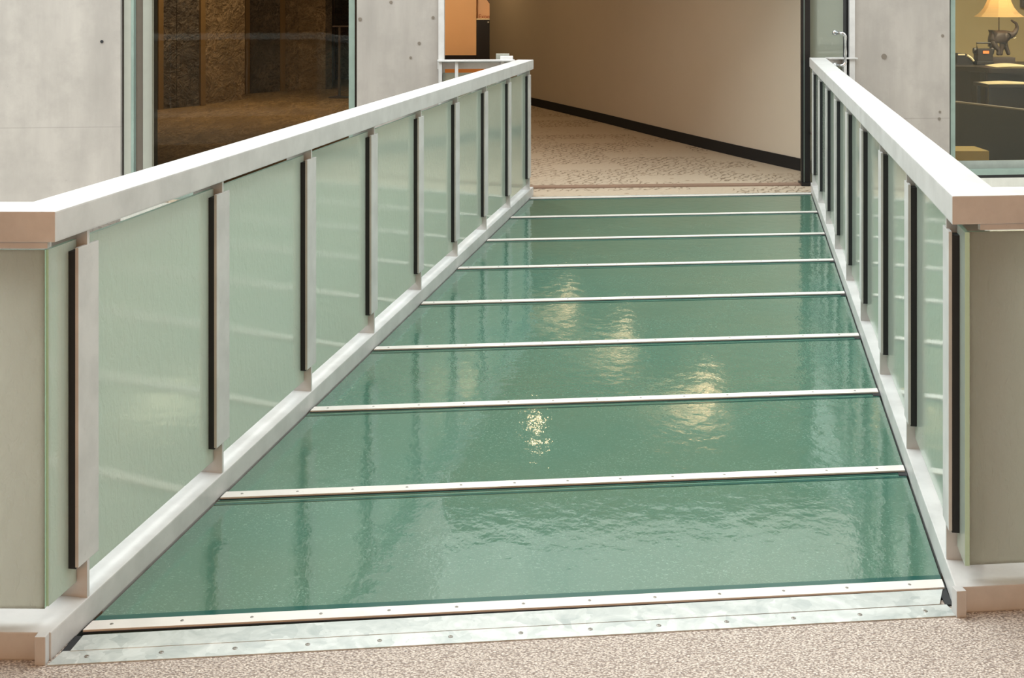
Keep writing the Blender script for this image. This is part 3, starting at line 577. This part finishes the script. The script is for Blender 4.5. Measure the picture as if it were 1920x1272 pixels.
# ------------------------------------------------------------------ railings
def railing(side):
    L = side == 'L'
    def T(s, t):                                 # t < 0 is outward from the deck
        return W(s, t) if L else W(s+SKEW, WID-t)
    nin = N if L else -N
    s_near = -0.145; s_far = 6.83 if L else 6.93
    wd = Vector((-1.0, 0.012)).normalized() if L else Vector((0.995, 0.10)).normalized()
    wb = Vector((wd.y, -wd.x)) if L else Vector((-wd.y, wd.x))          # away from the viewer
    if wb.y < 0: wb = -wb
    lab = ('left bridge railing, pale metal handrail over green textured glass, turning left at its near corner' if L else
           'right bridge railing, pale metal handrail over green glass, turning right at its near corner')
    c0 = T(s_near, 0)
    root = thing('glass_railing', lab, 'railing', (c0.x, c0.y, 0), 'bridge railings')
    WL = 3.2
    def corner_poly(sn, tin, tout, far, front, back, length):
        """L-shaped footprint: rail run from s=sn to far between tin and tout, wing from corner along wd"""
        C0 = T(sn, tin)+wb*0.0
        fl = C0+wb*front
        ins = isect(T(0, tin), D, fl, wd)
        back_pt = isect(T(0, tout), D, T(sn, 0)+wb*back, wd)
        wend = fl+wd*length; bend = T(sn, 0)+wb*back+wd*length
        return [ins, T(far, tin), T(far, tout), back_pt, bend, wend]
    # handrail (mitred corner)
    bm = new(); prism(bm, corner_poly(s_near, 0.006, -0.118, s_far, 0.0, 0.135, WL), 0.982, 1.055, 0.004); mesh_obj('handrail', bm, M['rail'], root, (c0.x, c0.y, 0.982))
    # base curb
    s_c = -0.165
    far_c = 6.86
    bm = new(); p = corner_poly(s_c, 0.0, -0.118, far_c, 0.012, 0.135, WL); prism(bm, p, -0.34 if False else 0.0, 0.066, 0.004)
    curb = mesh_obj('base_curb', bm, M['rail'], root, (c0.x, c0.y, 0))
    bm = new(); a = T(s_c-0.012, 0.0); prism(bm, [a, a+wd*0.026, a+wd*0.026+wb*0.03, a+wb*0.03], 0.0, 0.067, 0.003)
    mesh_obj('end_cap', bm, M['rail'], root, (a.x, a.y, 0))
    # fascia below the curb hiding the slab edge of the bridge
    bm = new(); prism(bm, [T(0.1, -0.004), T(far_c-0.1, -0.004), T(far_c-0.1, -0.118), T(0.1, -0.118)], -0.05, 0.0); mesh_obj('curb_channel', bm, M['rail'], root, (c0.x, c0.y, -0.05))
    # posts
    sp = [0.027-(0.0 if L else 0.011)+LP*i for i in range(9)]
    for i, s in enumerate(sp):
        q = T(s, 0)
        bm = new(); prism(bm, [T(s-0.006, -0.003), T(s+0.006, -0.003), T(s+0.006, -0.10), T(s-0.006, -0.10)], 0.064, 0.984, 0.001)
        po = mesh_obj('post', bm, M['rail'], root, (q.x, q.y, 0.065))
        bm = new(); prism(bm, [T(s-0.05, -0.002), T(s+0.05, -0.002), T(s+0.05, -0.011), T(s-0.05, -0.011)], 0.16, 0.945, 0.0015); mesh_obj('clamp_plate', bm, M['rail'], po, (q.x, q.y, 0.16))
        bm = new(); prism(bm, [T(s-0.048, -0.011), T(s+0.048, -0.011), T(s+0.048, -0.030), T(s-0.048, -0.030)], 0.155, 0.935); mesh_obj('rubber_gasket', bm, M['black'], po, (q.x, q.y, 0.16))
        if i > 0 or True:
            bm = new(); prism(bm, [T(s-0.20, -0.040), T(s-0.007, -0.040), T(s-0.007, -0.085), T(s-0.20, -0.085)], 0.966, 0.983, 0.001)
            if i > 0: mesh_obj('rail_bracket', bm, M['rail'], po, (q.x, q.y, 0.966))
            else: bm.free()
    # glass panes of the run
    g0, g1 = -0.030, -0.042
    spans = [(-0.112, sp[0]-0.009)]+[(sp[i]+0.009, sp[i+1]-0.009) for i in range(8)]
    for a, b in spans:
        bm = new(); prism(bm, [T(a, g0), T(b, g0), T(b, g1), T(a, g1)], 0.105, 0.958, 0.0008)
        for f in bm.faces: f.normal_update()
        for f in bm.faces: f.material_index = 0 if abs(f.normal.xy.dot(N)) > 0.9 else 1
        q = T((a+b)/2, g0); mesh_obj('glass_pane', bm, [M['pane'], M['glass_edge']], root, (q.x, q.y, 0.105))
    # wing: panes, flat bar, posts
    base = T(s_near, 0.0)+wb*0.0
    k0 = 0.030 if L else 0.050
    for j in range(3):
        a, b = (k0 if j == 0 else j*0.95+0.012), (j+1)*0.95-0.012
        bm = new(); prism(bm, [base+wb*0.030+wd*a, base+wb*0.030+wd*b, base+wb*0.044+wd*b, base+wb*0.044+wd*a], 0.103, 0.958, 0.001)
        for f in bm.faces: f.normal_update()
        for f in bm.faces: f.material_index = 0 if abs(f.normal.xy.dot(wb)) > 0.9 else 1
        q = base+wd*(a+b)/2; mesh_obj('glass_pane', bm, [M['pane_wing'], M['glass_edge']], root, (q.x, q.y, 0.103))
        q = base+wd*(j+1)*0.95
        bm = new(); prism(bm, quad_poly(q, wd, wb, -0.006, 0.006, 0.006, 0.11), 0.065, 0.984, 0.001); po = mesh_obj('post', bm, M['rail'], root, (q.x, q.y, 0.065))
        bm = new(); prism(bm, quad_poly(q, wd, wb, -0.05, 0.05, 0.002, 0.011), 0.16, 0.945, 0.0015); mesh_obj('clamp_plate', bm, M['rail'], po, (q.x, q.y, 0.16))
        bm = new(); prism(bm, quad_poly(q, wd, wb, -0.048, 0.048, 0.011, 0.03), 0.155, 0.935); mesh_obj('rubber_gasket', bm, M['black'], po, (q.x, q.y, 0.16))
    b0 = 0.018 if L else 0.075
    bm = new(); prism(bm, quad_poly(base, wd, wb, b0, WL, 0.015, 0.028), 0.965, 0.983); mesh_obj('flat_bar', bm, M['rail'], root, (base.x, base.y, 0.965))
    # weld marks on the curb near the corner
    return root, T
rl, TL = railing('L'); rr, TR = railing('R')

# short return rails from the bridge ends to the piers
def return_rail(x0, x1, yoff, label, uprights, rail_z=1.055):
    ya, yb = wallY(x0, yoff), wallY(x1, yoff)
    a, b = Vector((x0, ya)), Vector((x1, yb)); u = (b-a).normalized(); v = Vector((-u.y, u.x)); L = (b-a).length
    t = thing('guard_rail', label, 'railing', (a.x, a.y, 0), 'short return rails')
    bm = new(); prism(bm, quad_poly(a, u, v, 0, L, 0, 0.10), rail_z-0.012, rail_z, 0.003); mesh_obj('top_plate', bm, M['rail'], t, (a.x, a.y, rail_z))
    bm = new(); prism(bm, quad_poly(a, u, v, 0, L, 0.075, 0.085), rail_z-0.072, rail_z-0.010); mesh_obj('rail_web', bm, M['rail'], t, (a.x, a.y, rail_z-0.05))
    for k in uprights:
        bm = new(); prism(bm, quad_poly(a, u, v, k-0.012, k+0.012, 0.02, 0.075), 0.0, rail_z-0.011, 0.002); mesh_obj('upright', bm, M['rail'], t, (a.x+u.x*k, a.y+u.y*k, 0))
    bm = new(); prism(bm, quad_poly(a, u, v, 0.04, L-0.04, 0.062, 0.072), 0.08, rail_z-0.10); mesh_obj('glass_pane', bm, [M['door_glass']], t, (a.x, a.y, 0.08))
    return t
q = TL(6.83, -0.135)
t = return_rail(X2+0.002, q.x-0.005, -0.10, 'short pale rail joining the left railing to the middle pier', (0.02, 0.145, 0.50))
q = TR(6.93, -0.125)
t = return_rail(q.x+0.02, X3-0.002+0.02, -0.04, 'short pale rail joining the right railing to the right pier', (0.03, 0.14))
# steel bracket pair standing behind the left railing end
t = thing('rail_coupler', 'pair of small steel blocks on top of the left return rail', 'fitting', (PX(945, 9.98), 10.0, 1.055))
bm = new(); box(bm, PX(930, 10.03), PX(955, 10.03), 10.0, 10.09, 1.05, PZ(101, 10.03), 0.003); mesh_obj('rear_block', bm, M['frame_grey'], t, (PX(942, 10), 10.03, 1.055))
bm = new(); box(bm, PX(938, 9.95), PX(962, 9.95), 9.90, 9.98, 1.052, PZ(105, 9.95), 0.004); mesh_obj('front_block', bm, M['rail'], t, (PX(950, 10), 9.95, 1.055))

# ------------------------------------------------------------------ corridor furniture seen below the return rail
t = thing('wooden_bench', 'orange wood bench behind the left return rail', 'bench', (PX(875, 14), 14.2, 0))
zb = PZ(129, 14)
bm = new(); box(bm, PX(815, 14), PX(935, 14), 14, 14.5, zb-0.05, zb, 0.006); mesh_obj('bench_top', bm, M['wood_orange'], t, (PX(875, 14), 14.2, zb))
bm = new(); box(bm, PX(818, 14), PX(930, 14), 14.03, 14.07, 0.0, zb-0.05); mesh_obj('front_panel', bm, M['orange_wall'], t, (PX(875, 14), 14.05, 0))
for px in (820, 926):
    bm = new(); box(bm, PX(px, 14)-0.02, PX(px, 14)+0.02, 14.07, 14.45, 0, zb-0.05); mesh_obj('side_panel', bm, M['wood_orange'], t, (PX(px, 14), 14.2, 0))

# corridor downlights: first mirrored in the deck, others added as hidden fill
for k, (x, y) in enumerate([p[:2] for p in LAMPS_AND_FILL]):
    t = thing('ceiling_light_and_fill', ['tiny round downlight in the middle of the corridor opening', 'added fill downlight hidden behind the middle pier, nearest to it', 'second added fill downlight behind the middle pier', 'third added fill downlight behind the middle pier', 'farthest added fill downlight behind the middle pier'][k], 'light', (x, y, 2.6), 'corridor downlights')
    r = LAMPS_AND_FILL[k][2]; bm = new(); lathe(bm, (x, y, 2.57), [(r+0.04, 0), (r+0.04, 0.03), (r+0.01, 0.03)], 24); mesh_obj('trim_ring', bm, M['frame_grey'], t, (x, y, 2.57))
    bm = new(); lathe(bm, (x, y, 2.562), [(r, 0), (r, 0.008)], 24); mesh_obj('lens', bm, M['lamp' if k == 0 else 'fill_lamp_dim'], t, (x, y, 2.562))

for k, (x, y, e) in enumerate(SCONCES):
    i = min(range(len(curve)-1), key=lambda q: (curve[q]-Vector((x, y))).length); p = curve[i]; tt = (curve[i+1]-p).normalized(); nn = Vector((tt.y, -tt.x))
    if nn.y > 0: nn = -nn
    c = p+nn*0.11; z = 2.18
    t = thing('wall_sconce', ['half-bowl uplight on the cream wall, farthest along', 'half-bowl uplight on the cream wall, middle one', 'half-bowl uplight on the cream wall, closest to the black post'][k], 'light', (c.x, c.y, z), 'corridor uplights')
    bm = new(); lathe(bm, (c.x, c.y, z), [(0.015, 0), (0.06, 0.012), (0.09, 0.05), (0.10, 0.10), (0.094, 0.10), (0.085, 0.055), (0.02, 0.02)], 24); mesh_obj('bowl', bm, M['frame_grey'], t, (c.x, c.y, z), True)
    bm = new(); prism(bm, quad_poly(p, tt, nn, -0.03, 0.03, 0, 0.04), z+0.03, z+0.09); mesh_obj('wall_mount', bm, M['frame_grey'], t, (p.x, p.y, z))
    area('sconce_lamp', (c.x, c.y, z+0.085), 0.14, 0.14, e, (1.0, 0.80, 0.56), (math.pi, 0, 0))

# ------------------------------------------------------------------ office behind window 2
bm = new(); box(bm, 2.9, 11, 16.2, 16.4, 0, 3.6); struct('wall_office', bm, M['yellow_wall'], 'ochre back wall of the office', 'wall')
bm = new(); prism(bm, [(3.25, wallY(3.25, .36)), (3.35, wallY(3.35, .36)), (3.9, 16.2), (3.8, 16.2)], 0, 3.6); struct('wall_office', bm, M['yellow_wall'], 'left side wall of the office', 'wall')
bm = new(); box(bm, 11, 11.2, 10.8, 16.4, 0, 3.6); struct('wall_office', bm, M['yellow_wall'], 'right side wall of the office', 'wall')
bm = new(); prism(bm, [(3.25, wallY(3.25, .36)), (11, wallY(11, .36)), (11, 16.4), (3.8, 16.4)], 3.6, 3.7); struct('ceiling_office', bm, M['white_ceiling'], 'office ceiling', 'ceiling')

dz = PZ(121, 13.4)
t = thing('office_desk', 'dark office desk with curved front behind the right window', 'desk', (5.3, 13.6, 0))
bm = new()
front = [Vector((PX(1786, 12.9)-0.3, 13.3)), Vector((PX(1830, 12.9), 12.95)), Vector((PX(1865, 12.7), 12.75)), Vector((PX(1900, 12.6), 12.7)), Vector((7.2, 12.65))]
fr = catmull(front, 4); prism(bm, [*fr, (7.2, 14.0), (4.2, 14.0)], dz-0.05, dz, 0.006); mesh_obj('desk_top', bm, M['desk'], t, (5.3, 13.6, dz))
bm = new(); prism(bm, [*[p+Vector((0.02, 0.12)) for p in fr], (7.15, 13.9), (4.3, 13.9)], 0, dz-0.05); mesh_obj('desk_body', bm, M['desk'], t, (5.3, 13.6, 0))
# low charcoal partition with slanting top edge
t = thing('low_partition', 'low charcoal partition with a thin light top edge inside the office window', 'partition', (PX(1850, 11.8), 11.8, 0))
a = Vector((PX(1786, 12.1), 12.1)); b = Vector((PX(1960, 11.0), 11.0)); u = (b-a).normalized(); v = Vector((-u.y, u.x)); L = (b-a).length
za, zb_ = PZ(192, 12.1), PZ(192, 12.1)
bm = new(); prism(bm, quad_poly(a, u, v, 0, L, 0, 0.05), 0, za); mesh_obj('panel_board', bm, M['desk_low'], t, (a.x, a.y, 0))
bm = new(); prism(bm, quad_poly(a, u, v, 0, L, -0.004, 0.054), za, za+0.012); mesh_obj('top_edge', bm, M['frame_dark'], t, (a.x, a.y, za))
# lower work surface with papers
t = thing('side_table', 'dark low side table under a lit sheet of paper', 'table', (PX(1890, 12.2), 12.3, 0)); zt = PZ(158, 12.2)
bm = new(); box(bm, PX(1850, 12.2), PX(1990, 12.2), 12.15, 12.55, zt-0.03, zt, 0.004); mesh_obj('table_top', bm, M['desk'], t, (PX(1890, 12.2), 12.3, zt))
for px, y in ((1856, 12.2), (1985, 12.2), (1856, 12.5), (1985, 12.5)):
    bm = new(); x = PX(px, 12.2); box(bm, x-0.015, x+0.015, y-0.015, y+0.015, 0, zt-0.03); mesh_obj('leg', bm, M['desk'], t, (x, y, 0))
def paper(x0, x1, y0, y1, z, label, curl):
    bm = new(); n = 8
    vs = [[bm.verts.new((x0+(x1-x0)*i/n+(0.03 if j else 0), y0+(y1-y0)*j, z+0.002+curl*math.sin(i/n*math.pi)*(0.5+0.5*j))) for i in range(n+1)] for j in range(2)]
    for i in range(n): bm.faces.new((vs[0][i], vs[0][i+1], vs[1][i+1], vs[1][i]))
    bmesh.ops.solidify(bm, geom=bm.faces[:], thickness=-0.002)
    tag(mesh_obj('paper_sheet', bm, M['paper'], None, (x0, y0, z)), label, 'paper', 'papers in the office')
paper(PX(1858, 13.0), PX(1935, 13.0), 12.85, 13.25, dz, 'white sheet curling on the dark office desk, below the lamp', 0.02)
paper(PX(1850, 12.2), PX(1935, 12.2), 12.16, 12.50, zt, 'white sheet on the low side table, below the desk papers', 0.01)
bm = new(); box(bm, PX(1788, 11.2), PX(1851, 11.2), 11.15, 11.5, 0.0, PZ(283, 11.15), 0.01)
tag(mesh_obj('storage_box', bm, M['yellow_box'], None, (PX(1820, 11.2), 11.3, 0)), 'dull yellow box on the floor just inside the office window', 'box')
bm = new(); box(bm, PX(1917, 16.1), PX(1975, 16.1), 16.12, 16.18, PZ(14, 16.1), PZ(-70, 16.1), 0.01)
tag(mesh_obj('picture_frame', bm, M['bronze'], None, (PX(1940, 16.1), 16.15, PZ(-20, 16.1))), 'brown picture frame cut off at the right edge on the ochre wall', 'picture')
# phone-like device at the left
t = thing('desk_phone', 'dark desk telephone with pale handset at the left end of the office desk', 'telephone', (PX(1803, 13.5), 13.5, dz))
y = 13.45
bm = new()
pl = [(PX(1790, y), dz), (PX(1820, y), dz), (PX(1819, y), PZ(113, y)), (PX(1806, y), PZ(100, y)), (PX(1790, y), PZ(99, y))]
a = [bm.verts.new((x, y-0.08, z)) for x, z in pl]; b = [bm.verts.new((x, y+0.08, z)) for x, z in pl]
bm.faces.new(a); bm.faces.new(b[::-1])
for k in range(5): bm.faces.new((a[k], a[(k+1) % 5], b[(k+1) % 5], b[k]))
mesh_obj('phone_body', bm, M['plastic'], t, (PX(1803, y), y, dz))
bm = new(); tube(bm, [(PX(1808, y), y-0.09, PZ(103, y)), (PX(1815, y), y-0.09, PZ(108, y)), (PX(1820, y), y-0.09, PZ(114, y))], 0.012, 8); mesh_obj('handset', bm, M['paper'], t, (PX(1814, y), y, PZ(108, y)))
bm = new(); box(bm, PX(1791, y), PX(1804, y), y-0.09, y-0.08, PZ(103, y), PZ(100.5, y)); mesh_obj('display', bm, M['paper'], t, (PX(1797, y), y, PZ(102, y)))
# radio with orange display
t = thing('desk_radio', 'black desk radio with carry handle, side knobs and orange display', 'radio', (PX(1843, 13.5), 13.5, dz)); y = 13.4
bm = new(); prism(bm, [(PX(1829, y), y-0.06), (PX(1858, y), y-0.06), (PX(1858, y), y+0.06), (PX(1829, y), y+0.06)], dz, PZ(91, y), 0.008); mesh_obj('radio_body', bm, M['plastic'], t, (PX(1843, y), y, dz))
bm = new(); tube(bm, [(PX(1832, y), y, PZ(92, y)), (PX(1831, y), y, PZ(80.5, y)), (PX(1857, y), y, PZ(80.5, y)), (PX(1857, y), y, PZ(92, y))], 0.009, 8); mesh_obj('carry_handle', bm, M['plastic'], t, (PX(1843, y), y, PZ(85, y)))
for px in (1826, 1858):
    bm = new(); tube(bm, [(PX(px, y)-0.004, y, PZ(95, y)), (PX(px+2, y)+0.006, y, PZ(95, y))], 0.032, 14); mesh_obj('side_knob', bm, M['plastic'], t, (PX(px, y), y, PZ(95, y)))
bm = new(); box(bm, PX(1839, y), PX(1850, y), y-0.068, y-0.058, PZ(100, y), PZ(95, y)); mesh_obj('display', bm, M['orange_screen'], t, (PX(1844, y), y, PZ(98, y)))
bm = new(); box(bm, PX(1826, y), PX(1858, y), y-0.09, y+0.08, dz, PZ(114, y), 0.01); mesh_obj('radio_base', bm, M['plastic'], t, (PX(1843, y), y, dz))

# elephant table lamp
y = 13.6; cx = PX(1880, y)
t = thing('elephant_lamp', 'table lamp with bell shade on a bronze elephant raising its trunk', 'lamp', (cx, y, dz))
zbase = PZ(107, y)
bm = new(); box(bm, PX(1856, y), PX(1899, y), y-0.07, y+0.07, dz, zbase, 0.006); mesh_obj('lamp_base', bm, M['bronze'], t, (cx, y, dz))
bm = new(); sh = []
prof = [(PZ(31.5, y), 42), (PZ(24, y), 33), (PZ(15, y), 26), (PZ(5, y), 21.5), (PZ(-8, y), 17), (PZ(-22, y), 14)]
ppm = y/F
rings = []
for z, r in prof:
    rings.append([bm.verts.new((PX(1873, y)+r*ppm*1.05*math.cos(math.pi/8+math.pi/4*k), y+r*ppm*1.05*math.sin(math.pi/8+math.pi/4*k), z)) for k in range(8)])
for i in range(len(rings)-1):
    for k in range(8): bm.faces.new((rings[i][k], rings[i][(k+1) % 8], rings[i+1][(k+1) % 8], rings[i+1][k]))
bmesh.ops.solidify(bm, geom=bm.faces[:], thickness=0.003)
mesh_obj('lamp_shade', bm, M['shade'], t, (PX(1873, y), y, PZ(31, y)))
bm = new(); tube(bm, [(PX(1873, y), y, PZ(60, y)), (PX(1873, y), y, PZ(-15, y))], 0.006, 8); mesh_obj('lamp_pole', bm, M['bronze'], t, (PX(1873, y), y, PZ(30, y)))
point('office_lamp_bulb', (PX(1873, y), y, PZ(8, y)), 1.2, (1.0, 0.80, 0.52), 0.03)
def skin(name, joints, edges, radii, mat, parent, sub=2):
    me = bpy.data.meshes.new(name); me.from_pydata([Vector(j) for j in joints], edges, []); me.materials.append(mat)
    o = bpy.data.objects.new(name, me); C.objects.link(o); o.parent = parent; o.location = -world_loc(parent)
    m = o.modifiers.new('skin', 'SKIN'); m.use_smooth_shade = True
    if not me.skin_vertices: me.attributes
    for i, r in enumerate(radii): me.skin_vertices[0].data[i].radius = (r, r) if not isinstance(r, tuple) else r
    me.skin_vertices[0].data[0].use_root = True
    s = o.modifiers.new('sub', 'SUBSURF'); s.levels = sub; s.render_levels = sub
    return o
def E2(px, py, dy=0.0): return (PX(px, y+dy), y+dy, PZ(py, y))
try:
    J = [E2(1872, 66), E2(1862, 68), E2(1882, 68), E2(1891, 65), E2(1898, 66), E2(1904, 60), E2(1907.5, 51), E2(1905, 43.5), E2(1899, 40), E2(1895.5, 37),
         E2(1858, 80, 0.045), E2(1861, 92, 0.045), E2(1859, 104, 0.045), E2(1864, 84, -0.045), E2(1873, 94, -0.045), E2(1871, 104, -0.045),
         E2(1884, 82, 0.045), E2(1888, 93, 0.045), E2(1892, 104, 0.045), E2(1880, 84, -0.045), E2(1877, 94, -0.045), E2(1876.5, 104, -0.045), E2(1854, 78), E2(1853, 88)]
    ed = [(0, 1), (0, 2), (2, 3), (3, 4), (4, 5), (5, 6), (6, 7), (7, 8), (8, 9), (1, 10), (10, 11), (11, 12), (1, 13), (13, 14), (14, 15), (2, 16), (16, 17), (17, 18), (2, 19), (19, 20), (20, 21), (1, 22), (22, 23)]
    u = 13.6/F
    rd = [r*u for r in (12.5, 11, 11, 9, 7, 4.8, 3.6, 2.8, 2.2, 1.8, 6, 4.4, 3.8, 6, 4.4, 3.8, 5.5, 4.2, 3.8, 5.5, 4.2, 3.8, 1.5, 1)]
    eo = None
    me = bpy.data.meshes.new('elephant_figure'); o = bpy.data.objects.new('elephant_figure', me); C.objects.link(o)
    me.from_pydata([Vector(j)-Vector((cx, y, dz)) for j in J], ed, []); me.materials.append(M['bronze']); o.parent = t; o.location = (0, 0, 0)
    sm = o.modifiers.new('skin', 'SKIN'); sm.use_smooth_shade = True
    if len(me.skin_vertices) == 0:
        bpy.context.view_layer.objects.active = o
        bpy.context.view_layer.update()
    if len(me.skin_vertices) == 0:
        bpy.ops.object.select_all(action='DESELECT'); o.select_set(True)
        with bpy.context.temp_override(object=o, active_object=o, selected_objects=[o]):
            bpy.ops.mesh.customdata_skin_add()
    sv = me.skin_vertices[0].data
    for i, r in enumerate(rd): sv[i].radius = (r, r)
    sv[0].use_root = True
    ss = o.modifiers.new('sub', 'SUBSURF'); ss.levels = 2; ss.render_levels = 2
except Exception as ex:
    print('ELEPHANT', ex)
bm = new()
for sgn in (-1, 1):
    c = Vector(E2(1889, 66, sgn*0.035)); n = 12
    vs = [bm.verts.new(c+Vector((math.cos(2*math.pi*k/n)*0.028*(1.2 if k < 6 else 1.0), sgn*0.02+abs(math.sin(k))*0.004, math.sin(2*math.pi*k/n)*0.034-0.008))) for k in range(n)]
    cc = bm.verts.new(c+Vector((0.0, sgn*0.01, 0)))
    for k in range(n): bm.faces.new((vs[k], vs[(k+1) % n], cc))
bmesh.ops.solidify(bm, geom=bm.faces[:], thickness=0.004)
mesh_obj('elephant_ears', bm, M['bronze'], t, E2(1889, 66), True)
bm = new()
for sgn in (-1, 1): tube(bm, [E2(1898, 70, sgn*0.015), E2(1902, 72, sgn*0.017), E2(1905.5, 70, sgn*0.018)], 0.005, 6, True, [0.006, 0.0045, 0.002])
mesh_obj('tusks', bm, M['paper'], t, E2(1900, 70), True)
